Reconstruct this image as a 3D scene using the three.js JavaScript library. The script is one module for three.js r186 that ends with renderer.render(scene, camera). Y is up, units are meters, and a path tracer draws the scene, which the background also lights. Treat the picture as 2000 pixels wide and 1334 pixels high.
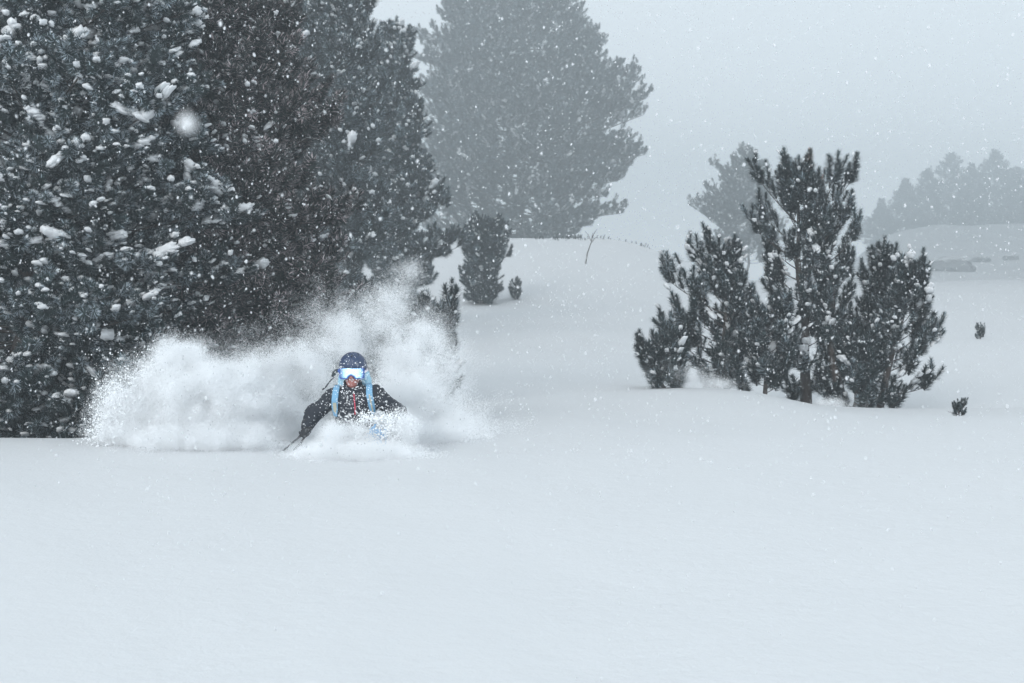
import * as THREE from 'three';
import { MarchingCubes } from 'three/addons/objects/MarchingCubes.js';
import { mergeGeometries } from 'three/addons/utils/BufferGeometryUtils.js';
import { RoundedBoxGeometry } from 'three/addons/geometries/RoundedBoxGeometry.js';
import { createNoise3D, createNoise2D } from 'simplex-noise';

// ------------------------------------------------------------------ camera, sky, sun, exposure
const scene = new THREE.Scene();
const EYE = 1.6;
const camera = new THREE.PerspectiveCamera(27.3, 1024 / 683, 0.05, 2000);
camera.position.set(0, EYE, 0);
camera.lookAt(0, EYE, -10);
camera.focus = 14.5;
camera.userData.fStop = 4;
scene.add(camera);

const renderer = new THREE.WebGLRenderer();
renderer.toneMapping = THREE.LinearToneMapping;
renderer.toneMappingExposure = 1.27;
renderer.shadowMap.enabled = true;

// a snowfall sky: even grey-blue, lighter towards the horizon where the falling snow is thickest
{
  const W = 256, H = 128, data = new Float32Array(W * H * 4);
  for (let r = 0; r < H; r++) {
    const y = Math.max(0, Math.sin(((r + 0.5) / H - 0.5) * Math.PI));
    const L = 0.85 + 2.9 * Math.exp(-y / 0.095);
    for (let c = 0; c < W; c++) {
      const o = (r * W + c) * 4;
      data[o] = L * 0.885; data[o + 1] = L * 0.968; data[o + 2] = L * 1.035; data[o + 3] = 1;
    }
  }
  const sky = new THREE.DataTexture(data, W, H, THREE.RGBAFormat, THREE.FloatType);
  sky.mapping = THREE.EquirectangularReflectionMapping;
  sky.magFilter = THREE.LinearFilter; sky.needsUpdate = true;
  scene.background = sky; scene.environment = sky;
}
const sun = new THREE.DirectionalLight(new THREE.Color().setRGB(1, 0.98, 0.95), 1.5);
sun.position.set(-30, 27, 36); sun.target.position.set(0, 0, -20);
sun.castShadow = true; sun.shadow.radius = 60;
Object.assign(sun.shadow.camera, { left: -60, right: 60, top: 60, bottom: -60, near: 1, far: 300 });
scene.add(sun, sun.target);
scene.fog = new THREE.FogExp2(new THREE.Color().setRGB(0.86, 0.95, 1), 0.005);

// ------------------------------------------------------------------ helpers
function random(seed) {
  let a = seed >>> 0;
  return () => { a = (a + 0x6d2b79f5) | 0; let t = Math.imul(a ^ (a >>> 15), 1 | a); t = (t + Math.imul(t ^ (t >>> 7), 61 | t)) ^ t; return ((t ^ (t >>> 14)) >>> 0) / 4294967296; };
}
const V = (x, y, z) => new THREE.Vector3(x, y, z), lerp = THREE.MathUtils.lerp, clamp = THREE.MathUtils.clamp;
const sstep = (a, b, x) => { const t = clamp((x - a) / (b - a), 0, 1); return t * t * (3 - 2 * t); };
const K = 3.64e-4;                                     // metres per photo pixel per metre of distance
const at = (px, py, d) => V((px - 1000) * K * d, EYE + (667 - py) * K * d, -d);
const noise2 = createNoise2D(random(11)), noise3 = createNoise3D(random(12));
const curve = (pts, x) => {                            // monotone table lookup, smooth
  if (x <= pts[0][0]) return pts[0][1];
  for (let i = 1; i < pts.length; i++) if (x <= pts[i][0]) { const [a, b] = [pts[i - 1], pts[i]]; return lerp(a[1], b[1], (x - a[0]) / (b[0] - a[0])); }
  return pts[pts.length - 1][1];
};
function smoothCurve(pts) {                            // cubic Hermite through the table
  const n = pts.length, m = pts.map((p, i) => (i === 0 ? (pts[1][1] - p[1]) / (pts[1][0] - p[0]) : i === n - 1 ? (p[1] - pts[i - 1][1]) / (p[0] - pts[i - 1][0]) : (pts[i + 1][1] - pts[i - 1][1]) / (pts[i + 1][0] - pts[i - 1][0])));
  return (x) => {
    if (x <= pts[0][0]) return pts[0][1] + m[0] * (x - pts[0][0]);
    if (x >= pts[n - 1][0]) return pts[n - 1][1] + m[n - 1] * (x - pts[n - 1][0]);
    let i = 1; while (x > pts[i][0]) i++;
    const [x0, y0] = pts[i - 1], [x1, y1] = pts[i], h = x1 - x0, t = (x - x0) / h, t2 = t * t, t3 = t2 * t;
    return (2 * t3 - 3 * t2 + 1) * y0 + (t3 - 2 * t2 + t) * h * m[i - 1] + (3 * t2 - 2 * t3) * y1 + (t3 - t2) * h * m[i];
  };
}
const taken = new Map();
function numbered(name) { const n = taken.get(name) ?? 0; taken.set(name, n + 1); return n ? `${name}_${String(n).padStart(3, '0')}` : name; }
function tag(o, label, category, group, kind) {
  if (label) o.userData.label = label;
  if (category) o.userData.category = category;
  if (group) o.userData.group = group;
  if (kind) o.userData.kind = kind;
  return o;
}
function thing(name, label, category, pos, group) {
  const g = new THREE.Group(); g.name = numbered(name); g.position.copy(pos); scene.add(g);
  return tag(g, label, category, group);
}
function mesh(name, geometry, material, parent = scene) {
  const m = new THREE.Mesh(geometry, material); m.name = parent === scene ? numbered(name) : name;
  m.castShadow = m.receiveShadow = true; parent.add(m); return m;
}
class Builder {                                         // collects triangles of one mesh
  constructor() { this.p = []; this.i = []; }
  tube(points, radii, sides) {
    const n = points.length, first = this.p.length / 3, T = V(), N = V(), B = V(), up = V();
    for (let k = 0; k < n; k++) {
      T.subVectors(points[Math.min(n - 1, k + 1)], points[Math.max(0, k - 1)]).normalize();
      if (k === 0) { up.set(0, 1, 0); if (Math.abs(T.y) > 0.9) up.set(1, 0, 0); N.crossVectors(T, up).normalize(); }
      else N.addScaledVector(T, -N.dot(T)).normalize();
      B.crossVectors(T, N);
      for (let s = 0; s < sides; s++) {
        const a = (s / sides) * Math.PI * 2, r = Array.isArray(radii) ? radii[k] : radii(k / (n - 1), a);
        this.p.push(points[k].x + (N.x * Math.cos(a) + B.x * Math.sin(a)) * r, points[k].y + (N.y * Math.cos(a) + B.y * Math.sin(a)) * r, points[k].z + (N.z * Math.cos(a) + B.z * Math.sin(a)) * r);
      }
    }
    for (let k = 0; k < n - 1; k++) for (let s = 0; s < sides; s++) {
      const a = first + k * sides + s, b = first + k * sides + ((s + 1) % sides), c = a + sides, d = b + sides;
      this.i.push(a, b, c, b, d, c);
    }
    const end = this.p.length / 3, l = points[n - 1];
    this.p.push(l.x, l.y, l.z);
    for (let s = 0; s < sides; s++) this.i.push(first + (n - 1) * sides + s, first + (n - 1) * sides + ((s + 1) % sides), end);
    return this;
  }
  build() {
    const g = new THREE.BufferGeometry();
    g.setAttribute('position', new THREE.Float32BufferAttribute(this.p, 3)); g.setIndex(this.i); g.computeVertexNormals();
    return g;
  }
}
function noiseTexture(size, f) {
  const d = new Uint8Array(size * size * 4);
  for (let y = 0; y < size; y++) for (let x = 0; x < size; x++) { const v = clamp(f(x / size, y / size), 0, 1) * 255, o = (y * size + x) * 4; d[o] = d[o + 1] = d[o + 2] = v; d[o + 3] = 255; }
  const t = new THREE.DataTexture(d, size, size); t.wrapS = t.wrapT = THREE.RepeatWrapping; t.magFilter = THREE.LinearFilter; t.needsUpdate = true; return t;
}
const rgb = (r, g, b) => new THREE.Color().setRGB(r, g, b);
const std = (r, g, b, roughness = 0.9, more = {}) => new THREE.MeshStandardMaterial({ color: rgb(r, g, b), roughness, ...more });

const M = {
  snow: std(0.6, 0.61, 0.622, 0.95),
  looseSnow: std(0.92, 0.935, 0.95, 1),
  bark: std(0.075, 0.058, 0.05, 0.95, { bumpMap: noiseTexture(256, (u, v) => 0.5 + 0.5 * noise2(u * 60, v * 9)), bumpScale: 0.01 }),
  twig: std(0.06, 0.048, 0.042, 0.95),
  needles: new THREE.MeshStandardMaterial({ color: rgb(1, 1, 1), roughness: 0.75, vertexColors: true }),
  rock: std(0.26, 0.27, 0.28, 0.95),
  flake: std(0.52, 0.535, 0.55, 1),
};

// ------------------------------------------------------------------ snow-covered ground
const slope = smoothCurve([[-20, -0.9], [0, -0.3], [6.6, 0], [13.7, 0.57], [20, 0.79], [30, 1.16], [45, 2.0], [60, 3.2], [75, 4.3], [95, 5.5], [130, 7], [180, 8.4], [260, 8.8], [340, 8.6], [480, 8.6]]);
function ground(x, z) {
  const d = -z;
  let h = slope(d);
  const px = 1000 + x / (K * Math.max(d, 6));
  // low crest on the left, the ground falls away behind it under the firs
  const left = 1 - sstep(-4.3, -1.8, x);
  h += left * 0.03 * Math.exp(-(((d - 13.8) / 2.2) ** 2)) - left * 0.62 * sstep(14.1, 17.2, d) * (1 - sstep(24, 38, d));
  // mound in front of the young pines on the right
  h += 0.1 * Math.exp(-(((x - 2.9) / 1.7) ** 2) - ((d - 20.2) / 1.9) ** 2);
  h -= 0.2 * sstep(3.0, 4.8, x) * Math.exp(-(((d - 20.5) / 2.5) ** 2));
  h -= 0.3 * sstep(2, 3.6, x) * sstep(20.6, 23, d) * (1 - sstep(25, 36, d));
  // ridge under the big hazy pine
  const ridge = sstep(-16, -2, x) * (1 - sstep(4.5, 15, x));
  h += 2.8 * ridge * sstep(54, 76, d) * (1 - 0.8 * sstep(77, 92, d));
  // far hill on the right
  h += 26 * sstep(80, 121, x + 0.32 * (420 - d)) * clamp((d - 150) / 255, 0, 1) ** 1.5;
  h += 1.3 * sstep(80, 105, x) * noise2(x * 0.035, d * 0.03) * sstep(250, 330, d);
  // wind-smoothed undulation
  h += 0.018 * noise2(x * 0.35, d * 0.22 + 7) * sstep(3, 9, d) + 0.006 * noise2(x * 1.3, d * 0.9) + 0.1 * noise2(x * 0.07, d * 0.07 + 3) * sstep(22, 45, d) + 0.35 * noise2(x * 0.03 + 5, d * 0.03) * sstep(60, 120, d);
  // trough that the skier ploughs
  h -= 0.3 * Math.exp(-(((x + 1.5 + (d - 13.9) * 0.05) / 0.5) ** 2)) * sstep(13.35, 13.8, d) * (1 - sstep(17, 22, d));
  return h;
}
{
  const NX = 300, ND = 380, pos = [], idx = [], uv = [];
  for (let j = 0; j <= ND; j++) {
    const t = j / ND, d = -8 + 40 * t + 430 * t ** 3.2;
    for (let i = 0; i <= NX; i++) {
      const s = (i / NX) * 2 - 1, xx = (s < 0 ? 12 : 20) * s + (s < 0 ? -120 : 165) * Math.abs(s) ** 2.8, y = ground(xx, -d);
      pos.push(xx, y, -d); uv.push(xx, d);
    }
  }
  for (let j = 0; j < ND; j++) for (let i = 0; i < NX; i++) { const a = j * (NX + 1) + i, b = a + 1, c = a + NX + 1, e = c + 1; idx.push(a, b, c, b, e, c); }
  const g = new THREE.BufferGeometry();
  g.setAttribute('position', new THREE.Float32BufferAttribute(pos, 3)); g.setAttribute('uv', new THREE.Float32BufferAttribute(uv, 2)); g.setIndex(idx); g.computeVertexNormals();
  const grain = noiseTexture(512, (u, v) => { let s = 0, a = 0.5; for (let f = 8; f < 200; f *= 2.3) { s += a * noise2(u * f, v * f + f); a *= 0.75; } return 0.5 + 0.3 * s; });
  grain.repeat.set(0.5, 0.5);
  const gm = M.snow.clone(); gm.bumpMap = grain; gm.bumpScale = 0.006;
  tag(mesh('snow_slope', g, gm), 'smooth deep untracked powder snow covering the whole mountain slope', null, null, 'structure');
}

// ------------------------------------------------------------------ pines
function makeShoot(seed, n, bare) {                       // one brush of needles along +y, 0.2 m long
  const r = random(seed), p = [], c = [];
  const L = 0.15, a = V(), dir = V(), side = V(), tip = V(), ax = V(0, 1, 0);
  for (let i = 0; i < n; i++) {
    const t = i / n, h = L * (0.04 + 0.96 * t), ang = i * 2.39996 + r() * 0.5, tilt = lerp(1.3, 0.45, t ** 1.8) + (r() - 0.5) * 0.4, len = (0.068 + r() * 0.03) * lerp(1, 0.8, t);
    dir.set(Math.cos(ang) * Math.sin(tilt), Math.cos(tilt), Math.sin(ang) * Math.sin(tilt));
    side.crossVectors(dir, ax).normalize().multiplyScalar(0.0045 + r() * 0.002);
    a.set(0, h, 0); tip.copy(a).addScaledVector(dir, len);
    p.push(a.x - side.x, a.y, a.z - side.z, a.x + side.x, a.y, a.z + side.z, tip.x, tip.y, tip.z);
    const frost = r() < bare, v = 0.75 + r() * 0.6;
    for (let k = 0; k < 3; k++) frost && k === 2 ? c.push(0.5, 0.53, 0.56) : frost ? c.push(0.16, 0.18, 0.19) : c.push(0.019 * v, 0.031 * v, 0.031 * v);
  }
  const g = new THREE.BufferGeometry();
  g.setAttribute('position', new THREE.Float32BufferAttribute(p, 3)); g.setAttribute('color', new THREE.Float32BufferAttribute(c, 3)); g.computeVertexNormals();
  return g;
}
const frostedShoots = [7, 8].map((s) => makeShoot(s, 110, 0.42));
const shoots = [1, 2, 3].map((s) => makeShoot(s, 110, 0.07));
const coarseShoots = [4, 5].map((s) => makeShoot(s, 72, 0.08));
function makeLump(seed, detail) {                         // a clod of settled snow, unit radius, flat below
  const g = new THREE.IcosahedronGeometry(1, detail), p = g.attributes.position, v = V();
  for (let i = 0; i < p.count; i++) {
    v.fromBufferAttribute(p, i);
    const s = 1 + 0.34 * noise3(v.x * 1.5 + seed * 9, v.y * 1.5, v.z * 1.5) + 0.16 * noise3(v.x * 3.4 + seed, v.y * 3.4 + 5, v.z * 3.4);
    v.multiplyScalar(s); if (v.y < 0) v.y *= 0.45;
    p.setXYZ(i, v.x, v.y, v.z);
  }
  const q = g.clone(); q.deleteAttribute('uv'); q.deleteAttribute('normal');
  // smooth normals
  const w = new THREE.BufferGeometry().setAttribute('position', q.attributes.position); w.computeVertexNormals();
  const n = w.attributes.normal, sum = new Map(), key = (i) => [p.getX(i), p.getY(i), p.getZ(i)].map((x) => x.toFixed(4)).join();
  for (let i = 0; i < p.count; i++) { const k = key(i), a = sum.get(k) ?? V(); a.add(v.fromBufferAttribute(n, i)); sum.set(k, a); }
  for (let i = 0; i < p.count; i++) { const a = sum.get(key(i)).clone().normalize(); n.setXYZ(i, a.x, a.y, a.z); }
  return w;
}
const lumps = [1, 2, 3, 4].map((s) => makeLump(s, 2));
const UP = V(0, 1, 0), Q = new THREE.Quaternion(), MX = new THREE.Matrix4();
function instanced(name, geometry, material, items, parent) {   // items: [position, quaternion, scale Vector3, colour?]
  if (!items.length) return null;
  if (items.length < 9) {
    const g = mergeGeometries(items.map(([p, q, s, c]) => {
      const k = geometry.clone().applyMatrix4(MX.compose(p, q, s));
      if (c && k.attributes.color) for (let i = 0; i < k.attributes.color.count; i++) k.attributes.color.setXYZ(i, k.attributes.color.getX(i) * c.r, k.attributes.color.getY(i) * c.g, k.attributes.color.getZ(i) * c.b);
      return k;
    }));
    return tag(mesh(name, g, material, parent), null, null, null, 'stuff');
  }
  const m = new THREE.InstancedMesh(geometry, material, items.length);
  m.name = name; m.userData.kind = 'stuff'; m.castShadow = m.receiveShadow = true;
  items.forEach(([p, q, s, c], i) => { m.setMatrixAt(i, MX.compose(p, q, s)); if (c) m.setColorAt(i, c); });
  parent.add(m); return m;
}
/* One pine. outline: photo-measured half widths in metres against height above the base: left and right tables. */
function pine(o) {
  const r = random(o.seed), t = thing(o.name ?? 'pine_tree', o.label, o.category ?? 'pine tree', o.base, o.group);
  const H = o.height, axis = (h) => { const u = h / H; return V((o.lean?.[0] ?? 0) * u + (o.bend ?? 0) * Math.sin(u * Math.PI) + 0.02 * H * noise2(h * 0.6, o.seed), h, (o.lean?.[1] ?? 0) * u); };
  const trunkPts = []; for (let k = 0; k <= 14; k++) trunkPts.push(axis((k / 14) * H * 1.0 - (k === 0 ? 0.4 : 0)));
  const tr = o.trunk;
  const tb = new Builder().tube(trunkPts, (u, a) => tr * (1 - u) ** 0.85 * (1 + 0.08 * Math.sin(3 * a + o.seed)) * (u < 0.1 ? 1.25 - 2.5 * u : 1) + 0.006, 9).build();
  const uvs = []; const pp = tb.attributes.position; for (let i = 0; i < pp.count; i++) uvs.push(Math.atan2(pp.getZ(i), pp.getX(i)) / 6.283, pp.getY(i) * 0.5);
  tb.setAttribute('uv', new THREE.Float32BufferAttribute(uvs, 2));
  mesh('trunk', tb, M.bark, t);
  const S = o.shoot ?? 1, variants = o.coarse ? coarseShoots : shoots, all = { foliage: [], frosted: [], snow: [], wood: new Builder() };
  const reach = (h, phi) => { const w = (1 + Math.cos(phi)) / 2, ax = axis(h).x, R = Math.max(0.1, curve(o.right, h) - ax), L = Math.max(0.1, curve(o.left, h) + ax); return (R * w + L * (1 - w)) * (1 - 0.18 * Math.abs(Math.sin(phi))); };
  const tint = o.tint ?? [1, 1, 1];
  let phi = r() * 6.28;
  for (let b = 0; b < o.boughs; b++) {
    const u = (b + r() * 0.8) / o.boughs, h0 = lerp(o.from ?? 0.05, o.to ?? 0.97, u ** (o.pack ?? 0.9)) * H;
    phi += 2.39996 + (r() - 0.5) * 0.7;
    if (o.sides) phi -= o.sides * Math.sin(2 * phi);
    if (o.front && Math.sin(phi) < 0 && r() < o.front) phi = -phi;                // a wide tree: more boughs on the side in view
    const e0 = lerp(o.elev?.[0] ?? 0.05, o.elev?.[1] ?? 0.7, h0 / H) + (r() - 0.5) * 0.35, rise = o.rise ?? 0.35;
    let L = reach(h0, phi); for (let k = 0; k < 2; k++) L = reach(h0 + L * (Math.sin(e0) + rise) * 0.8, phi);
    L *= r() < (o.longBoughs ?? 0.15) ? 1.0 + r() * 0.12 : lerp(1, 0.5 + r() * 0.5, o.ragged ?? 0.7); L = Math.max(0.09 * S, L - 0.1 * S) / Math.max(0.6, Math.cos(e0));
    const root = axis(h0), co = Math.cos(phi), si = Math.sin(phi), sway = (r() - 0.5) * 0.5;
    const P = (s) => { const out = L * s * Math.cos(e0 * (1 - 0.3 * s)), sx = sway * L * s * s * 0.6; return V(root.x + co * out - si * sx, h0 + L * (Math.sin(e0) * s + rise * (s * s) - (o.droop ?? 0) * s), root.z + si * out + co * sx); };
    const wood = o.joined ? all.wood : new Builder(), pts = []; const seg = o.coarse ? 4 : 7; for (let k = 0; k <= seg; k++) pts.push(P(k / seg));
    const wr = (0.005 + 0.011 * L) * (o.thick ?? 1); wood.tube(pts, (s) => wr * (1 - 0.8 * s), 5);
    const foliage = [], frosted = [], snow = [];
    const tone = 0.8 + r() * 0.45, dead = o.dead && r() < o.dead;
    const addShoot = (p, dir, s) => {
      Q.setFromUnitVectors(UP, dir); const q = Q.clone().multiply(new THREE.Quaternion().setFromAxisAngle(UP, r() * 6.28));
      const v = tone * (0.75 + r() * 0.5), c = dead ? rgb(1.6 * v, 1.0 * v, 0.8 * v) : rgb(tint[0] * v, tint[1] * v, tint[2] * v);
      (r() < (o.frost ?? 0.12) ? frosted : foliage).push([p, q, V(s * 1.12, s * (0.7 + r() * 0.35), s * 1.12), c]);
      if (r() < (o.snow ?? 0.2)) {
        const big = r() < (o.bigSnow ?? 0.06), along = V(dir.x, dir.y * 0.5, dir.z).normalize();
        for (let k = big ? 6 + Math.floor(r() * 8) : 1; k > 0; k--) {
          const R = S * (big ? 0.022 + r() ** 2 * 0.045 : 0.012 + r() * 0.024) * (o.snowSize ?? 1), c2 = p.clone().addScaledVector(along, (big ? (r() - 0.4) * 0.42 : 0.12) * s).addScaledVector(UP, 0.03 * s);
          if (big) c2.add(V((r() - 0.5) * 0.1 * S, (r() - 0.4) * 0.05 * S, (r() - 0.5) * 0.1 * S));
          const q2 = new THREE.Quaternion().setFromAxisAngle(UP, -Math.atan2(dir.z, dir.x)).multiply(new THREE.Quaternion().setFromAxisAngle(V(0, 0, 1), Math.asin(clamp(dir.y, -1, 1)) * 0.6));
          snow.push([c2, q2, V(R * (0.95 + r() * 0.6), R * (0.55 + r() * 0.4), R * (0.8 + r() * 0.4))]);
        }
      }
    };
    const step = (o.step ?? 0.12) * S, n2 = Math.max(3, Math.floor((L * 0.75) / step)), tangent = V();
    for (let k = 0; k < n2; k++) {
      const s = lerp(o.bareWood ?? 0.28, 0.98, (k + r() * 0.6) / n2), p0 = P(s); tangent.subVectors(P(Math.min(1, s + 0.05)), P(s - 0.05)).normalize();
      const side = k % 2 ? 1 : -1, turn = side * (0.5 + r() * 0.6), up = (o.twigUp ?? 0.35) + (r() - 0.5) * 0.7;
      const d2 = tangent.clone().applyAxisAngle(UP, turn).addScaledVector(UP, up).normalize();
      const l2 = (0.12 + 0.5 * L * (1 - s) ** 0.6 * (0.55 + r() * 0.65)) * (o.twigLength ?? 1) + 0.03 * S, m2 = Math.max(1, Math.round(l2 / (0.13 * S)));
      const Q2 = (w) => p0.clone().addScaledVector(d2, l2 * w).addScaledVector(UP, 0.3 * l2 * w * w * (o.twigCurl ?? 1));
      wood.tube([p0, Q2(0.5), Q2(1)], (w) => (0.004 + 0.002 * S) * (1 - 0.6 * w), 3);
      if (r() < (o.pads ?? 0) && Math.abs(d2.y) < 0.6) for (let w = 0.25, big = 0.7 + r() * 0.7; w <= 1; w += 0.036 * S / l2) { const R = S * big * (0.02 + r() * 0.022) * (o.snowSize ?? 1); snow.push([Q2(w).addScaledVector(UP, 0.035 * S).add(V((r() - 0.5) * 0.03 * S, 0, (r() - 0.5) * 0.03 * S)), new THREE.Quaternion().setFromAxisAngle(UP, r() * 6.28), V(R * (1.1 + r() * 0.6), R * (0.6 + r() * 0.5), R * (1 + r() * 0.5))]); }
      for (let j = 0; j <= m2; j++) {
        const w = m2 === 0 ? 1 : 0.25 + (0.75 * j) / m2, p = Q2(w), last = j === m2;
        const d3 = d2.clone().multiplyScalar(last ? 0.7 : 0.6).addScaledVector(UP, (o.shootUp ?? 0.6) * (0.5 + r())).add(V((r() - 0.5), (r() - 0.5) * 0.4, (r() - 0.5)).multiplyScalar(last ? 0.5 : 1.1)).normalize();
        addShoot(p, d3, S * (0.75 + r() * 0.45));
        for (let x = 1; x < (o.tufts ?? 2); x++) addShoot(p.clone().add(V((r() - 0.5), (r() - 0.5) * 0.6, (r() - 0.5)).multiplyScalar(0.16 * S)), d3.clone().add(V(r() - 0.5, (r() - 0.3) * 0.6, r() - 0.5).multiplyScalar(1.2)).normalize(), S * (0.7 + r() * 0.4));
      }
    }
    const tipD = tangent.clone().addScaledVector(UP, 0.8).normalize();
    for (let k = 0; k < 3; k++) addShoot(P(0.9 + 0.05 * k), tipD.clone().add(V((r() - 0.5) * 0.7, r() * 0.3, (r() - 0.5) * 0.7)).normalize(), S * (0.9 + r() * 0.4));
    for (let k = 0, cd = tipD.clone().addScaledVector(UP, 1.2).normalize(); k < (o.tip ?? 0); k++) addShoot(P(1).addScaledVector(cd, (k * 0.085 - 0.05) * S), cd.clone().add(V((r() - 0.5) * 0.5, 0.2, (r() - 0.5) * 0.5)).normalize(), S * (1.15 - 0.08 * k));
    if (o.joined) { all.foliage.push(...foliage); all.frosted.push(...frosted); all.snow.push(...snow); continue; }
    const bough = mesh('bough', wood.build(), M.twig, t);
    instanced('foliage', variants[b % variants.length], M.needles, foliage, bough);
    instanced('frosted_foliage', frostedShoots[b % 2], M.needles, frosted, bough);
    instanced('settled_snow', lumps[b % lumps.length], M.snow, snow, bough);
  }
  const topShoots = []; const tp = axis(H * 0.99);
  for (let k = 0; k < 16; k++) { const hh = H * (1 - 0.12 * r()), p = axis(hh), a = r() * 6.28, v = 0.7 + r() * 0.5; Q.setFromUnitVectors(UP, V(Math.cos(a) * 0.5, 1, Math.sin(a) * 0.5).normalize()); topShoots.push([p, Q.clone(), V(S, S * 1.1, S), rgb(tint[0] * v, tint[1] * v, tint[2] * v)]); }
  if (o.joined) { tag(mesh('branches', all.wood.build(), M.twig, t), null, null, null, 'stuff'); instanced('crown', variants[0], M.needles, all.foliage.concat(topShoots), t); instanced('frosted_foliage', frostedShoots[0], M.needles, all.frosted, t); instanced('settled_snow', lumps[0], M.snow, all.snow, t); }
  else instanced('treetop', variants[0], M.needles, topShoots, t);
  return t;
}
/* outline helper: photo columns of the left and right edge at photo rows, for a tree at distance d with base column bx and base row by */
function outline(d, bx, by, rows) {
  const L = [], R = [];
  for (const [py, l, rr] of rows) { const h = (by - py) * K * d; L.push([h, (bx - l) * K * d]); R.push([h, (rr - bx) * K * d]); }
  const s = (a, b) => a[0] - b[0]; return { left: L.sort(s), right: R.sort(s) };
}
function stand(px, py, d, sink = 0.05) { const p = at(px, py, d); p.y = ground(p.x, p.z) - sink; return p; }
const rowOf = (p, d) => 667 - (p.y - EYE) / (K * d);
function photoPine(px, d, topRow, rows, o) {             // stands on the ground at column px, distance d, its top at photo row topRow
  const base = stand(px, 700, d), by = rowOf(base, d);
  return pine({ base, height: (by - topRow) * K * d - (o.trim ?? 0), ...outline(d, px, by, rows), ...o });
}

// the dark stand on the left, near
const standGroup = undefined;
photoPine(70, 16.6, -620, [[-620, 60, 90], [-300, -150, 270], [0, -260, 420], [300, -300, 500], [600, -320, 480], [860, -280, 330]], {
  seed: 21, trunk: 0.2, tufts: 3, boughs: 270, from: 0.0, to: 0.9, elev: [-0.2, 0.4], rise: 0.1, droop: 0.05, shootUp: 0.25, twigUp: 0.1, snow: 0.34, bigSnow: 0.05, pads: 0.28, snowSize: 1.3, frost: 0.3, front: 0.6, step: 0.13, tint: [0.9, 0.98, 1.03], shoot: 1.0,
  label: 'near dark pine at the left edge, its drooping boughs heavily loaded with snow clods',
});
photoPine(440, 18.2, -240, [[-240, 420, 470], [-100, 330, 540], [60, 250, 610], [250, 200, 690], [420, 180, 720], [600, 170, 690], [720, 200, 640], [860, 250, 560]], {
  joined: true, seed: 22, trunk: 0.17, tufts: 3, boughs: 280, from: 0.0, to: 0.95, elev: [-0.1, 0.6], rise: 0.2, droop: 0.03, shootUp: 0.35, twigUp: 0.15, snow: 0.12, bigSnow: 0.01, pads: 0.04, front: 0.6, step: 0.13, tint: [1.25, 0.98, 0.95], shoot: 1.2,
  label: 'dark brownish-green pine behind the skier, second from the left edge, with little snow on it',
});
photoPine(655, 36, -120, [[-120, 630, 680], [0, 570, 735], [80, 560, 760], [250, 540, 790], [420, 520, 790], [560, 500, 720], [680, 500, 700]], {
  joined: true, seed: 23, trunk: 0.17, tufts: 3, boughs: 230, from: 0.0, to: 0.95, elev: [0, 0.6], rise: 0.25, shootUp: 0.4, snow: 0.2, bigSnow: 0.03, pads: 0.08, front: 0.5, step: 0.14, tint: [0.9, 1, 1.05], shoot: 1.9,
  label: 'tall blue-grey pine behind the dark brownish pine, sky showing through its upper boughs',
});
photoPine(770, 46, 60, [[60, 755, 785], [130, 700, 812], [220, 680, 830], [330, 660, 860], [430, 660, 885], [520, 690, 898], [555, 730, 880], [590, 760, 815]], {
  joined: true, seed: 24, trunk: 0.16, tufts: 3, boughs: 220, from: 0.0, to: 0.96, elev: [-0.05, 0.6], rise: 0.2, droop: 0.04, shootUp: 0.35, snow: 0.2, bigSnow: 0.03, pads: 0.12, front: 0.5, step: 0.14, ragged: 1, longBoughs: 0.25, tint: [0.9, 1, 1.05], shoot: 2.1,
  label: 'snow-dusted pine at the right end of the dark stand, beside the small sky gap',
});
photoPine(560, 20, 430, [[430, 540, 580], [500, 470, 640], [600, 430, 690], [680, 420, 700], [740, 430, 690]], {
  seed: 25, trunk: 0.07, boughs: 90, from: 0.0, to: 0.95, elev: [0, 0.7], rise: 0.2, shootUp: 0.3, snow: 0.3, bigSnow: 0.04, pads: 0.2, front: 0.4, step: 0.13, tint: [0.9, 1, 1.05], shoot: 1.15,
  label: 'small snow-laden pine at the foot of the dark stand, just behind the powder spray',
});
photoPine(230, 16.2, 560, [[560, 220, 240], [640, 120, 330], [740, 60, 400], [840, 60, 380]], {
  seed: 26, trunk: 0.05, boughs: 80, from: 0.0, to: 0.95, elev: [-0.05, 0.7], rise: 0.15, shootUp: 0.3, snow: 0.3, bigSnow: 0.04, pads: 0.2, front: 0.4, step: 0.13, tint: [0.85, 1, 1.05], shoot: 1.15,
  label: 'low snowy young pine under the big dark pine, left of the powder spray',
});

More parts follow.
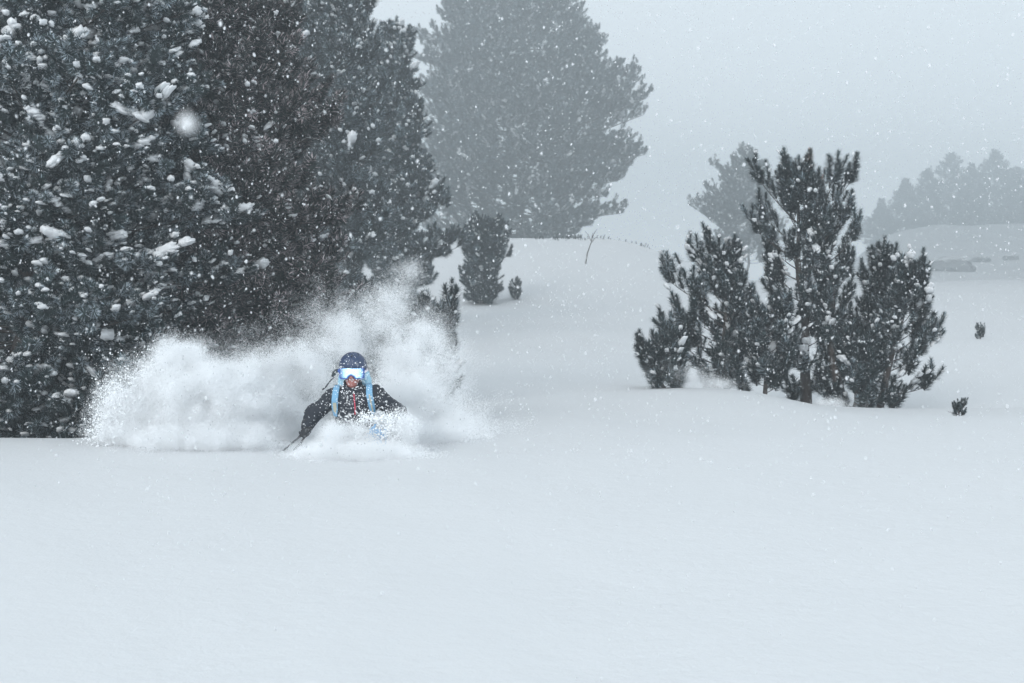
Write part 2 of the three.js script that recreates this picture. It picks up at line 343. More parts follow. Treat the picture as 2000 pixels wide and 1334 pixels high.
// hazy middle distance
photoPine(1015, 148, -90, [[-90, 990, 1040], [0, 850, 1160], [80, 820, 1190], [170, 810, 1265], [230, 800, 1296], [300, 810, 1280], [360, 820, 1240], [420, 830, 1215], [470, 860, 1170], [520, 920, 1060]], {
  joined: true, seed: 31, trunk: 0.3, boughs: 280, from: 0.0, to: 0.97, elev: [-0.25, 0.5], rise: 0.12, shootUp: 0.5, snow: 0.13, bigSnow: 0.1, front: 0.5, ragged: 0.35, longBoughs: 0.3, sides: 0.2, step: 0.13, tint: [0.9, 1, 1.05], shoot: 3.7, pads: 0.22, frost: 0.2, coarse: true, snowSize: 0.8,
  label: 'tall broad pine fading into the mist on the snow ridge in the centre',
});
photoPine(945, 57, 425, [[425, 935, 955], [460, 900, 990], [500, 892, 1000], [550, 895, 995], [590, 905, 990]], {
  joined: true, trim: 0.5, seed: 32, trunk: 0.08, boughs: 110, ragged: 1, longBoughs: 0.3, from: 0.0, to: 0.96, elev: [-0.1, 0.7], rise: 0.1, shootUp: 0.6, snow: 0.14, bigSnow: 0.02, pads: 0.08, step: 0.14, tint: [0.9, 1, 1.05], shoot: 1.8, coarse: true,
  label: 'small dense hazy pine in front of the tall misty pine, below its left half',
});
photoPine(1460, 178, 290, [[290, 1452, 1468], [340, 1410, 1495], [400, 1350, 1525], [440, 1350, 1540], [480, 1380, 1540], [540, 1420, 1500]], {
  joined: true, seed: 33, trunk: 0.17, boughs: 150, from: 0.15, to: 0.97, elev: [0, 0.7], rise: 0.2, shootUp: 0.6, snow: 0.12, bigSnow: 0.1, step: 0.14, tint: [0.9, 1, 1.05], shoot: 3.1, coarse: true,
  label: 'misty grey-blue pine standing behind the top left of the young pine clump',
});

// the clump of young pines on the right
const young = { shootUp: 0.95, twigUp: 0.35, elev: [-0.1, 0.85], rise: 0.22, frost: 0.1, snow: 0.26, bigSnow: 0.04, snowSize: 0.8, pads: 0.12, trim: 0.32, tip: 4, step: 0.15, ragged: 1, longBoughs: 0.3, sides: 0.25, shoot: 1.3, tufts: 1, bareWood: 0.5, tint: [0.95, 1.05, 1.1], thick: 1.1, category: 'pine tree' };
photoPine(1412, 21.6, 478, [[478, 1395, 1420], [540, 1360, 1450], [600, 1275, 1460], [650, 1268, 1465], [690, 1290, 1465], [740, 1330, 1450], [770, 1380, 1440]], {
  ...young, seed: 41, trunk: 0.055, boughs: 44, from: 0.0, to: 0.97, bend: 0.03, snow: 0.3,
  label: 'young pine with snowy tufts and upright tips at the left of the pine clump',
});
photoPine(1580, 22.4, 306, [[306, 1535, 1560], [370, 1515, 1600], [430, 1448, 1620], [470, 1446, 1630], [530, 1470, 1625], [600, 1485, 1640], [680, 1470, 1650], [760, 1500, 1650], [800, 1520, 1640]], {
  ...young, seed: 42, trunk: 0.085, boughs: 48, from: 0.0, to: 0.98, lean: [-0.24, 0.1], dead: 0.02,
  label: 'tall dense dark pine left of the bare trunk in the middle of the pine clump',
});
photoPine(1640, 22.0, 316, [[316, 1590, 1620], [350, 1570, 1660], [400, 1560, 1702], [470, 1560, 1695], [530, 1570, 1690], [600, 1600, 1680], [700, 1600, 1680], [790, 1600, 1690]], {
  ...young, trim: 0.62, seed: 43, trunk: 0.085, boughs: 32, from: 0.0, to: 0.98, pack: 0.62, lean: [-0.28, -0.1], dead: 0.03, step: 0.19,
  label: 'tall pine with a long bare trunk showing in the middle of the pine clump',
});
photoPine(1668, 22.6, 488, [[488, 1725, 1742], [540, 1690, 1740], [600, 1670, 1730], [680, 1660, 1730], [770, 1640, 1720]], {
  ...young, seed: 44, trunk: 0.045, boughs: 32, from: 0.12, to: 0.97, lean: [0.53, 0], step: 0.19,
  label: 'slim pine leaning right behind the bare-trunked pine of the clump',
});
photoPine(1712, 21.8, 508, [[508, 1770, 1790], [570, 1735, 1810], [640, 1725, 1835], [700, 1690, 1850], [740, 1680, 1876], [770, 1680, 1850], [800, 1690, 1800]], {
  ...young, sides: 0.4, longBoughs: 0.5, seed: 45, trunk: 0.06, boughs: 34, from: 0.0, to: 0.97, lean: [0.5, 0.1], bend: 0.02,
  label: 'leaning pine with upswept boughs at the right end of the pine clump',
});
photoPine(1496, 21.3, 580, [[580, 1485, 1508], [640, 1450, 1550], [720, 1432, 1580], [760, 1432, 1580], [800, 1450, 1570]], {
  ...young, seed: 46, trunk: 0.03, boughs: 22, from: 0.0, to: 0.95,
  label: 'low bushy pine at the clump foot between left young pine and tall pines',
});
photoPine(1300, 20.9, 668, [[668, 1262, 1275], [700, 1262, 1320], [735, 1280, 1350], [760, 1290, 1340]], {
  ...young, seed: 47, trunk: 0.025, boughs: 16, from: 0.0, to: 0.95, lean: [-0.25, 0],
  label: 'short pine half lost in drifting snow at the far left of the pine clump',
});
photoPine(1672, 21.5, 660, [[660, 1662, 1682], [700, 1630, 1715], [750, 1610, 1735], [800, 1620, 1730]], {
  ...young, seed: 48, trunk: 0.03, boughs: 14, from: 0.0, to: 0.95,
  label: 'low bushy pine in front of the gap between bare-trunked and right-end pines',
});
// saplings
photoPine(1915, 39, 644, [[644, 1913, 1917], [652, 1907, 1923], [662, 1907, 1924], [668, 1911, 1919]], {
  ...young, name: 'pine_sapling', trim: 0, category: 'sapling', seed: 51, trunk: 0.012, boughs: 12, from: 0.15, to: 0.95, shoot: 0.6, twigLength: 0.5, tip: 0, step: 0.1,
  label: 'tiny lone pine sapling on the open snow right of the pine clump',
});
photoPine(1873, 17.9, 800, [[800, 1869, 1876], [806, 1865, 1881], [816, 1863, 1884]], {
  ...young, name: 'pine_sapling', trim: 0, category: 'sapling', seed: 52, trunk: 0.008, boughs: 9, from: 0.2, to: 0.95, shoot: 0.36, twigLength: 0.35, tip: 0, step: 0.1, snow: 0.1,
  label: 'tiny dark pine tuft poking out of snow below the right end of the clump',
});
photoPine(858, 18.9, 606, [[606, 846, 858], [630, 835, 880], [670, 820, 876], [740, 810, 850]], {
  ...young, name: 'buried_pine', trim: 0.1, seed: 53, trunk: 0.02, boughs: 15, from: 0.0, to: 0.96,
  label: 'half-buried small pine with tips showing through powder right of the skier',
});
photoPine(760, 19.4, 596, [[596, 752, 768], [630, 700, 810], [680, 690, 830], [740, 690, 830]], {
  ...young, name: 'buried_pine', trim: 0.1, seed: 54, trunk: 0.025, boughs: 26, from: 0.0, to: 0.96,
  label: 'half-buried bushy pine veiled by the powder plume directly above the skier',
});
photoPine(1006, 58, 562, [[560, 1000, 1012], [575, 992, 1018], [600, 992, 1018]], {
  ...young, name: 'pine_sapling', trim: 0, category: 'sapling', seed: 55, trunk: 0.02, boughs: 12, from: 0.0, to: 0.9, shoot: 1.2, coarse: true,
  label: 'scrubby little pine on the snow right of the small dense hazy pine',
});
// bare twig stuck in the slope below the misty pine, and the low scrub along the ridge
{
  const p = stand(1143, 520, 66), t = thing('bare_sapling', 'thin bare leafless sapling leaning on the snow slope under the misty pine', 'sapling', p), b = new Builder(), s = K * 66;
  b.tube([V(0, -0.1, 0), V(4 * s, 22 * s, 0), V(12 * s, 44 * s, 0), V(14 * s, 62 * s, 0.1)], [0.035, 0.03, 0.022, 0.012], 5);
  mesh('stem', b.build(), M.twig, t);
  for (const [x0, y0, x1, y1] of [[10, 40, 26, 58], [12, 46, 0, 66], [13, 52, 24, 70]]) mesh('branch', new Builder().tube([V(x0 * s, y0 * s, 0), V((x0 + x1) / 2 * s, (y0 + y1) / 2 * s + 0.05, 0.05), V(x1 * s, y1 * s, 0)], [0.018, 0.014, 0.008], 4).build(), M.twig, t);
}
{
  const r = random(77), items = [];
  for (let k = 0; k < 46; k++) { const px = 1035 + r() * 240, p = at(px, 500, 74 + r() * 3); p.y = ground(p.x, p.z) - 0.05; Q.setFromUnitVectors(UP, V(r() - 0.5, 1, r() - 0.5).normalize()); const s = 0.7 + r() * 0.9; items.push([p, Q.clone(), V(s, s, s), rgb(1, 1, 1)]); }
  const m = instanced('scrub', coarseShoots[0], M.needles, items, scene); tag(m, 'sparse low scrub poking through the snow along the misty ridge', 'scrub', null, 'stuff');
}
// far wooded hilltop
[[1722, 392, 42, 418], [1768, 352, 48, 424], [1812, 332, 50, 422], [1858, 300, 56, 430], [1898, 322, 50, 418], [1945, 296, 58, 426], [1988, 330, 52, 422], [2030, 318, 54, 424]].forEach(([px, top, w, d], i) => {
  photoPine(px, d, top, [[top, px - 4, px + 4], [top + 40, px - w * 0.62, px + w * 0.62], [top + 90, px - w, px + w], [440, px - w * 1.1, px + w * 1.1], [480, px - w, px + w]], {
    seed: 60 + i, name: 'distant_pine', trunk: 0.3, boughs: 120, ragged: 0.5, from: 0.0, to: 0.97, elev: [-0.1, 0.7], rise: 0.1, shootUp: 0.6, snow: 0.06, bigSnow: 0.1, step: 0.16, shoot: 4.4, coarse: true, joined: true, group: 'pines on the far misty hilltop',
    label: ['leftmost and lowest pale pine of the far hilltop wood', 'second pale pine from the left in the far hilltop wood', 'third pale pine from the left in the far hilltop wood', 'tall pale pine left of the middle of the far hilltop wood', 'pale pine between the two tallest of the far hilltop wood', 'tallest pale pine of the far hilltop wood near the right edge', 'pale pine at the right edge of the far hilltop wood', 'pale pine cut off by the right edge behind the far wood'][i],
  });
});
// rocks on the far hillside
[[1858, 530, 205, 46, 26, 'large grey rock outcrop half buried in snow on the far hillside'], [1975, 508, 208, 16, 10, 'small grey rock near the right edge on the far hillside'], [1915, 512, 212, 20, 10, 'flat grey rock above and right of the large outcrop on the far hillside'], [1735, 528, 200, 16, 16, 'small round grey rock left of the large outcrop on the far hillside']].forEach(([px, py, d, w, h, label], i) => {
  const g = new THREE.IcosahedronGeometry(1, 3), p = g.attributes.position, v = V();
  for (let k = 0; k < p.count; k++) { v.fromBufferAttribute(p, k); v.multiplyScalar(1 + 0.25 * noise3(v.x * 1.6 + i * 7, v.y * 1.6, v.z * 1.6) + 0.08 * noise3(v.x * 5, v.y * 5, v.z * 5 + i)); p.setXYZ(k, v.x * w, v.y * h, v.z * w * 0.8); }
  g.computeVertexNormals();
  let dist = d; for (let q = 150; q < 460; q += 1) { const c = at(px, py, q); if (ground(c.x, c.z) >= c.y) { dist = q; break; } }
  g.scale(K * dist, K * dist, K * dist); d = dist;
  const t = thing('rock', label, 'rock', at(px, py, dist)); mesh('stone', g, M.rock, t);
  const cap = makeLump(i + 2, 3).scale(w * K * d * 0.75, h * K * d * 0.4, w * K * d * 0.6).translate(0, h * K * d * 0.72, 0); mesh('settled_snow', cap, M.snow, t);
});

// ------------------------------------------------------------------ the skier
const seg = (p, a, b, ra, rb) => {                       // tapered capsule
  const abx = b[0] - a[0], aby = b[1] - a[1], abz = b[2] - a[2], px = p.x - a[0], py = p.y - a[1], pz = p.z - a[2];
  const t = clamp((px * abx + py * aby + pz * abz) / (abx * abx + aby * aby + abz * abz), 0, 1);
  return Math.hypot(px - abx * t, py - aby * t, pz - abz * t) - (ra + (rb - ra) * t);
};
const ell = (p, c, r) => { const x = (p.x - c[0]) / r[0], y = (p.y - c[1]) / r[1], z = (p.z - c[2]) / r[2], k = Math.hypot(x, y, z); return (k - 1) * Math.min(...r); };
const smin = (a, b, k) => { const h = Math.max(k - Math.abs(a - b), 0) / k; return Math.min(a, b) - h * h * k * 0.25; };
const smax = (a, b, k) => -smin(-a, -b, k);
function fieldMesh(f, centre, half, size) {
  const mc = new MarchingCubes(size, new THREE.MeshBasicMaterial(), false, false, 400000), p = V(), hs = size / 2;
  for (let z = 0; z < size; z++) for (let y = 0; y < size; y++) for (let x = 0; x < size; x++) {
    p.set(centre[0] + ((x - hs) / hs) * half, centre[1] + ((y - hs) / hs) * half, centre[2] + ((z - hs) / hs) * half);
    mc.field[z * size * size + y * size + x] = -f(p);
  }
  mc.isolation = 0; mc.update();
  const n = mc.count * 3, g = new THREE.BufferGeometry(), pos = mc.positionArray.slice(0, n), nor = mc.normalArray.slice(0, n);
  for (let i = 0; i < n; i += 3) for (let c = 0; c < 3; c++) pos[i + c] = pos[i + c] * half + centre[c];
  g.setAttribute('position', new THREE.BufferAttribute(pos, 3)); g.setAttribute('normal', new THREE.BufferAttribute(nor, 3));
  return g;
}
const J = {
  hip: [0, 0.04, -0.22], chest: [0.01, 0.38, -0.03], neck: [0, 0.56, 0.03], skull: [0, 0.8, 0.05],
  shoulderL: [-0.185, 0.515, 0], elbowL: [-0.385, 0.36, 0.05], wristL: [-0.43, 0.232, 0.16], handL: [-0.43, 0.18, 0.21],
  shoulderR: [0.21, 0.54, 0], elbowR: [0.44, 0.37, 0.02], wristR: [0.44, 0.22, 0.18], handR: [0.43, 0.17, 0.23],
  thighL: [-0.1, 0.02, -0.2], kneeL: [-0.16, 0.1, 0.15], ankleL: [-0.14, -0.3, 0.0], toeL: [-0.14, -0.36, 0.18],
  thighR: [0.11, 0.03, -0.2], kneeR: [0.26, 0.17, 0.2], ankleR: [0.2, -0.28, 0.05], toeR: [0.21, -0.34, 0.23],
};
const headField = (p) => {
  let d = ell(p, [0, 0.805, 0.045], [0.085, 0.11, 0.105]);
  d = smin(d, ell(p, [0, 0.715, 0.085], [0.066, 0.09, 0.075]), 0.05);
  d = smin(d, ell(p, [0, 0.645, 0.118], [0.034, 0.026, 0.03]), 0.03);                    // chin
  d = smin(d, seg(p, [0, 0.775, 0.15], [0, 0.715, 0.178], 0.011, 0.017), 0.018);        // nose
  for (const s of [-1, 1]) { d = smin(d, ell(p, [s * 0.013, 0.712, 0.165], [0.01, 0.008, 0.01]), 0.012); d = smin(d, ell(p, [s * 0.088, 0.77, 0.04], [0.012, 0.03, 0.018]), 0.012); d = smax(d, -ell(p, [s * 0.032, 0.782, 0.152], [0.018, 0.012, 0.016]), 0.015); d = smin(d, ell(p, [s * 0.032, 0.782, 0.136], [0.012, 0.011, 0.012]), 0.004); }
  d = smin(d, seg(p, [-0.022, 0.686, 0.148], [0.022, 0.686, 0.148], 0.008, 0.008), 0.012);  // lips
  d = smin(d, seg(p, [-0.019, 0.674, 0.147], [0.019, 0.674, 0.147], 0.009, 0.009), 0.01);
  d = smax(d, -ell(p, [0, 0.68, 0.166], [0.024, 0.0032, 0.016]), 0.006);
  return smin(d, seg(p, [0, 0.52, 0.02], [0, 0.7, 0.06], 0.062, 0.055), 0.03);
};
const limb = (p, a, b, c, r0, r1, r2, k) => smin(seg(p, a, b, r0, r1), seg(p, b, c, r1, r2), k);
const bodyField = (p) => {
  let d = seg(p, J.hip, J.chest, 0.125, 0.145);
  d = smin(d, seg(p, J.chest, J.neck, 0.14, 0.07), 0.05);
  d = smin(d, seg(p, J.shoulderL, J.shoulderR, 0.06, 0.06), 0.06);
  for (const s of ['L', 'R']) {
    d = smin(d, limb(p, J['shoulder' + s], J['elbow' + s], J['wrist' + s], 0.052, 0.04, 0.028, 0.03), 0.04);
    d = smin(d, seg(p, J['wrist' + s], J['hand' + s], 0.026, 0.028), 0.02);
    d = smin(d, limb(p, J['thigh' + s], J['knee' + s], J['ankle' + s], 0.085, 0.06, 0.042, 0.03), 0.05);
    d = smin(d, seg(p, J['ankle' + s], J['toe' + s], 0.04, 0.03), 0.03);
  }
  return smin(d, seg(p, [0, 0.52, 0.02], [0, 0.66, 0.05], 0.06, 0.055), 0.03);
};
const fold = (p, a) => 0.006 * noise3(p.x * 9 + a, p.y * 14, p.z * 9) + 0.004 * noise3(p.x * 22, p.y * 26 + a, p.z * 22);
const jacketField = (p) => {
  let d = seg(p, [0, 0.02, -0.2], J.chest, 0.165, 0.185);
  d = smin(d, seg(p, J.chest, [0, 0.53, 0.02], 0.175, 0.1), 0.07);
  d = smin(d, seg(p, J.shoulderL, J.shoulderR, 0.088, 0.088), 0.08);
  d = smin(d, limb(p, J.shoulderL, J.elbowL, J.wristL, 0.088, 0.074, 0.055, 0.05), 0.05);
  d = smin(d, limb(p, J.shoulderR, J.elbowR, J.wristR, 0.09, 0.076, 0.055, 0.05), 0.05);
  d = smin(d, seg(p, [0, 0.54, 0.025], [0, 0.655, 0.06], 0.1, 0.092), 0.035);             // stand-up collar
  d = smax(d, -ell(p, [0, 0.715, 0.13], [0.078, 0.105, 0.11]), 0.01);                      // opening for the chin
  d = smax(d, p.y - 0.69, 0.02);
  return d + fold(p, 0);
};
const trouserField = (p) => {
  let d = ell(p, [0, 0.02, -0.2], [0.17, 0.13, 0.14]);
  for (const s of ['L', 'R']) d = smin(d, limb(p, J['thigh' + s], J['knee' + s], J['ankle' + s], 0.115, 0.088, 0.075, 0.04), 0.05);
  return d + fold(p, 4);
};
const bootField = (p) => Math.min(...['L', 'R'].map((s) => smin(seg(p, J['ankle' + s].map((v, i) => v + [0, 0.06, 0][i]), J['ankle' + s], 0.066, 0.06), seg(p, J['ankle' + s], J['toe' + s], 0.06, 0.048), 0.03)));
const helmetField = (p) => {
  const d = ell(p, [0, 0.822, 0.035], [0.134, 0.14, 0.158]), cut = lerp(0.725, 0.806, sstep(0.03, 0.1, p.z));
  let h = smax(d, cut - p.y, 0.012);
  for (const x of [-0.05, 0, 0.05]) h = smax(h, -seg(p, [x, 0.95, 0.05], [x * 1.3, 0.915, 0.15], 0.008, 0.008), 0.006);   // vents
  return smin(h, smax(ell(p, [0, 0.815, 0.05], [0.136, 0.03, 0.16]), 0.805 - p.y, 0.004), 0.008);                         // brim
};
const gogglesAt = (p, radius, thick, halfH, halfW, notch) => {
  const rad = Math.hypot(p.x, (p.z - 0.03) * 0.92), th = Math.atan2(p.x, p.z - 0.03) * radius;
  const qx = Math.abs(th) - (halfW - 0.03), qy = Math.abs(p.y - 0.757) - (halfH - 0.03);
  const flat = Math.hypot(Math.max(qx, 0), Math.max(qy, 0)) + Math.min(Math.max(qx, qy), 0) - 0.03;
  let d = smax(flat, Math.abs(rad - radius) - thick, 0.004);
  return smax(d, -Math.hypot(p.x, (p.y - 0.694) * 0.9, (p.z - 0.17) * 0.5) + notch, 0.008);
};
const cloth = (r, g, b, k = 0.85) => std(r, g, b, k);
const P0 = V(-1.546, 0.538, -13.7);
const person = thing('person', 'skier in dark jacket, blue helmet and mirrored goggles charging through waist-deep powder', 'person', P0);
{
  const skin = std(0.33, 0.12, 0.1, 0.55);
  const body = mergeGeometries([fieldMesh(bodyField, [0, 0.2, 0], 0.72, 110), fieldMesh(headField, [0, 0.72, 0.05], 0.26, 110)]);
  mesh('body', body, skin, person);
  tag(mesh('jacket', fieldMesh(jacketField, [0, 0.34, 0], 0.66, 140), cloth(0.009, 0.013, 0.022, 0.8), person), 'dark navy ski jacket speckled with snow');
  mesh('trousers', fieldMesh(trouserField, [0, -0.05, 0], 0.5, 100), cloth(0.14, 0.42, 0.75, 0.8), person);
  mesh('ski_boots', fieldMesh(bootField, [0, -0.3, 0.08], 0.4, 90), cloth(0.03, 0.03, 0.035, 0.4), person);
  mesh('helmet', fieldMesh(helmetField, [0, 0.83, 0.03], 0.22, 100), new THREE.MeshPhysicalMaterial({ color: rgb(0.014, 0.032, 0.085), roughness: 0.5, clearcoat: 0.15, clearcoatRoughness: 0.3 }), person);
  const goggles = mesh('goggles', fieldMesh((p) => smax(gogglesAt(p, 0.139, 0.014, 0.058, 0.128, 0.034), -gogglesAt(p, 0.153, 0.009, 0.047, 0.113, 0.042), 0.004), [0, 0.757, 0.09], 0.19, 100), cloth(0.05, 0.12, 0.38, 0.5), person);
  mesh('goggle_lens', fieldMesh((p) => gogglesAt(p, 0.147, 0.005, 0.049, 0.116, 0.041), [0, 0.757, 0.09], 0.19, 100), new THREE.MeshPhysicalMaterial({ color: rgb(0.34, 0.55, 0.8), metalness: 1, roughness: 0.14 }), goggles);
  for (const s of [-1, 1]) {                                                            // goggle strap along the helmet's side
    const b = new Builder(), pts = []; for (let k = 0; k <= 10; k++) { const a = 0.95 + k * 0.22; pts.push(V(s * Math.sin(a) * 0.137, 0.765 + 0.012 * k * 0.5, 0.035 + Math.cos(a) * 0.16)); }
    b.tube(pts, () => 0.012, 6); mesh('goggle_strap', b.build(), s > 0 ? cloth(0.75, 0.7, 0.74) : cloth(0.05, 0.12, 0.4), goggles);
  }
  // gloves, each closed round a pole grip
  const gloveMat = cloth(0.012, 0.014, 0.018, 0.6);
  const glove = (side, w, h, axis) => {
    const c = V(...J[h]), wr = V(...J[w]), a = axis.clone().normalize(), f = c.clone().sub(wr).normalize(), n = V().crossVectors(a, f).normalize().multiplyScalar(side), u = V().crossVectors(n, a).normalize(); if (u.dot(f) < 0) u.negate();
    const grip = c.clone().addScaledVector(n, 0.03).addScaledVector(u, 0.012), A = (v) => [v.x, v.y, v.z], fingers = [];
    for (let i = 0; i < 4; i++) {
      const o = grip.clone().addScaledVector(a, (i - 1.5) * 0.024), rr = 0.031, pt = (deg) => o.clone().addScaledVector(u, Math.sin(deg / 57.3) * rr).addScaledVector(n, -Math.cos(deg / 57.3) * rr), end = [225, 240, 235, 215][i];
      fingers.push([c.clone().addScaledVector(a, (i - 1.5) * 0.022), pt(20), 0.014], [pt(20), pt(95), 0.0125], [pt(95), pt(165), 0.0118], [pt(165), pt(end), 0.011]);
    }
    const th = grip.clone().addScaledVector(a, -0.05);
    fingers.push([c.clone().addScaledVector(a, -0.03).addScaledVector(u, -0.03), th.clone().addScaledVector(n, -0.02), 0.016], [th.clone().addScaledVector(n, -0.02), th.clone().addScaledVector(u, 0.03).addScaledVector(n, 0.012), 0.014]);
    const field = (p) => {
      let d = seg(p, A(wr.clone().addScaledVector(f, -0.05)), A(wr.clone().addScaledVector(f, 0.01)), 0.058, 0.042);
      d = smin(d, seg(p, A(c.clone().addScaledVector(a, -0.022).addScaledVector(f, -0.012)), A(c.clone().addScaledVector(a, 0.026).addScaledVector(f, -0.012)), 0.03, 0.03), 0.03);
      d = smin(d, seg(p, A(wr), A(c), 0.036, 0.03), 0.02);
      for (const [s, e, q] of fingers) d = smin(d, seg(p, A(s), A(e), q, q * 0.94), 0.006);
      return d;
    };
    mesh('glove', fieldMesh(field, A(c), 0.15, 76), gloveMat, person);
    return grip;
  };
  const poleAxisL = V(-0.2, -0.17, 0.02), poleAxisR = V(0.1, -0.35, -0.3);
  const gripL = glove(1, 'wristL', 'handL', poleAxisL), gripR = glove(-1, 'wristR', 'handR', poleAxisR);
  const pole = (grip, axis, label) => {
    const a = axis.clone().normalize(), t = thing('ski_pole', label, 'ski pole', P0.clone().add(grip)), P = (s) => a.clone().multiplyScalar(s), mt = std(0.03, 0.035, 0.04, 0.4);
    mesh('grip', new Builder().tube([P(-0.075), P(-0.07), P(-0.06), P(-0.02), P(0.05), P(0.065), P(0.07)], [0.006, 0.016, 0.018, 0.013, 0.014, 0.012, 0.008], 10).build(), std(0.015, 0.015, 0.018, 0.7), t);
    mesh('shaft', new Builder().tube([P(0.06), P(0.5), P(1.08)], [0.0085, 0.008, 0.006], 8).build(), mt, t);
    const basket = new THREE.CylinderGeometry(0.05, 0.012, 0.02, 14); basket.applyQuaternion(new THREE.Quaternion().setFromUnitVectors(UP, P(-1))); const c = P(1.0); basket.translate(c.x, c.y, c.z); mesh('basket', basket, mt, t);
    const side = V().crossVectors(a, UP).normalize(), q = (s, o, d) => P(s).addScaledVector(side, o).addScaledVector(UP, d);
    mesh('wrist_strap', new Builder().tube([q(-0.065, 0, 0), q(-0.03, 0.045, -0.03), q(0.05, 0.06, -0.07), q(0.12, 0.05, -0.085), q(0.15, 0.03, -0.08)], [0.008, 0.009, 0.01, 0.011, 0.008], 6).build(), std(0.02, 0.022, 0.026, 0.8), t);
  };
  pole(gripL, poleAxisL, "black ski pole in the skier's hand on the left, its shaft stabbing into the snow");
  pole(gripR, poleAxisR, "black ski pole held in the skier's other hand, mostly hidden by flying powder");
  // what lies on the jacket: points pushed out to its surface
  const smooth = (p) => jacketField(p) - fold(p, 0), e = 0.006, slopeAt = (p) => V(smooth(V(p.x + e, p.y, p.z)) - smooth(V(p.x - e, p.y, p.z)), smooth(V(p.x, p.y + e, p.z)) - smooth(V(p.x, p.y - e, p.z)), smooth(V(p.x, p.y, p.z + e)) - smooth(V(p.x, p.y, p.z - e))).normalize();
  const land = ([x, y, z], off) => {                     // z null: comes from the front, y null: from above
    const p = V(x, y ?? 0.9, z ?? 0.45), dir = y === null ? V(0, -1, 0) : V(0, 0, -1);
    for (let k = 0; k < 160; k++) { const d = smooth(p) - off; if (d < 0.0008) break; p.addScaledVector(dir, Math.max(0.0006, d * 0.6)); }
    return p;
  };
  const ribbon = (guide, width, thick, off = 0.01) => {
    const cv = new THREE.CatmullRomCurve3(guide.map((q) => land(q, off))), n = 36, pos = [], idx = [], C = [];
    for (let k = 0; k <= n; k++) C.push(cv.getPoint(k / n));
    for (let k = 0; k <= n; k++) {
      const t = C[Math.min(n, k + 1)].clone().sub(C[Math.max(0, k - 1)]).normalize(), nn = slopeAt(C[k]), w = V().crossVectors(t, nn).normalize().multiplyScalar(width / 2), c = C[k];
      for (const [a, b] of [[-1, 0], [-0.85, 1], [0.85, 1], [1, 0]]) pos.push(c.x + w.x * a + nn.x * thick * b, c.y + w.y * a + nn.y * thick * b, c.z + w.z * a + nn.z * thick * b);
      if (k < n) for (let s = 0; s < 4; s++) { const i = k * 4 + s, j = k * 4 + ((s + 1) % 4); idx.push(i, j, i + 4, j, j + 4, i + 4); }
    }
    const g = new THREE.BufferGeometry(); g.setAttribute('position', new THREE.Float32BufferAttribute(pos, 3)); g.setIndex(idx); return g.toNonIndexed();
  };
  const done = (g) => { g.computeVertexNormals(); return g; };
  mesh('zip', done(ribbon([[0.022, 0.56, null], [0.026, 0.5, null], [0.034, 0.43, null], [0.036, 0.36, null]], 0.011, 0.005, 0.007)), cloth(0.5, 0.03, 0.07, 0.6), person);
  // backpack
  const pack = thing('backpack', "pale blue backpack worn on the skier's back with wide shoulder straps", 'backpack', P0.clone().add(V(0, 0.2, -0.2)));
  const rel = (g) => g.translate(0, -0.2, 0.2), blue = cloth(0.17, 0.36, 0.54, 0.8), pale = cloth(0.32, 0.55, 0.68, 0.8);
  const main = new RoundedBoxGeometry(0.33, 0.5, 0.2, 5, 0.07); main.rotateX(0.4).translate(-0.005, 0.5, -0.23); mesh('pack_bag', rel(main), pale, pack);
  const lid = new RoundedBoxGeometry(0.3, 0.09, 0.19, 4, 0.04); lid.rotateX(0.4).translate(-0.01, 0.715, -0.15); mesh('lid', rel(lid), pale, pack);
  for (const [pts, tanPts, label] of [[[[-0.135, null, -0.09], [-0.145, null, -0.02], [-0.155, null, 0.045], [-0.163, 0.53, null], [-0.168, 0.45, null], [-0.16, 0.34, null]], [[-0.168, 0.47, null], [-0.166, 0.42, null], [-0.164, 0.375, null]]], [[[0.135, null, -0.09], [0.145, null, -0.02], [0.158, null, 0.045], [0.168, 0.55, null], [0.184, 0.46, null], [0.2, 0.36, null]], [[0.168, 0.55, null], [0.185, 0.46, null], [0.198, 0.38, null]]]]) {
    const st = mesh('shoulder_strap', done(rel(ribbon(pts, 0.064, 0.013, 0.009))), blue, pack);
    mesh('webbing', done(rel(ribbon(tanPts, pts[0][0] < 0 ? 0.036 : 0.014, 0.006, 0.022))), cloth(0.42, 0.39, 0.3), st);
  }
  mesh('strap_tail', rel(new Builder().tube([V(-0.2, 0.715, -0.16), V(-0.25, 0.67, -0.17), V(-0.29, 0.615, -0.17), V(-0.325, 0.585, -0.17)], [0.004, 0.006, 0.0075, 0.008], 6).build()), cloth(0.03, 0.035, 0.045), pack);
  mesh('buckle', rel(new Builder().tube([V(-0.225, 0.715, -0.15), V(-0.205, 0.75, -0.15), V(-0.18, 0.775, -0.15), V(-0.15, 0.785, -0.15)], [0.012, 0.022, 0.02, 0.008], 7).build()), cloth(0.02, 0.03, 0.035, 0.5), pack);
  // snow flecks stuck to the clothes
  const r = random(91), flecks = [], fleck = makeLump(9, 1);
  const stick = (field, box, n, big) => {
    for (let k = 0, made = 0; k < n * 40 && made < n; k++) {
      const p = V(lerp(box[0], box[3], r()), lerp(box[1], box[4], r()), lerp(box[2], box[5], r()));
      if (Math.abs(field(p)) > 0.004) continue;
      const s = 0.0028 + r() ** 3 * big; flecks.push([p, new THREE.Quaternion().setFromEuler(new THREE.Euler(r() * 6, r() * 6, r() * 6)), V(s * (0.8 + r() * 0.7), s, s)]); made++;
    }
  };
  stick(jacketField, [-0.56, 0.15, -0.05, 0.56, 0.68, 0.35], 340, 0.007);
  stick(jacketField, [-0.2, 0.28, 0, 0.5, 0.44, 0.35], 260, 0.011);
  stick(helmetField, [-0.15, 0.78, 0, 0.15, 0.98, 0.25], 60, 0.005);
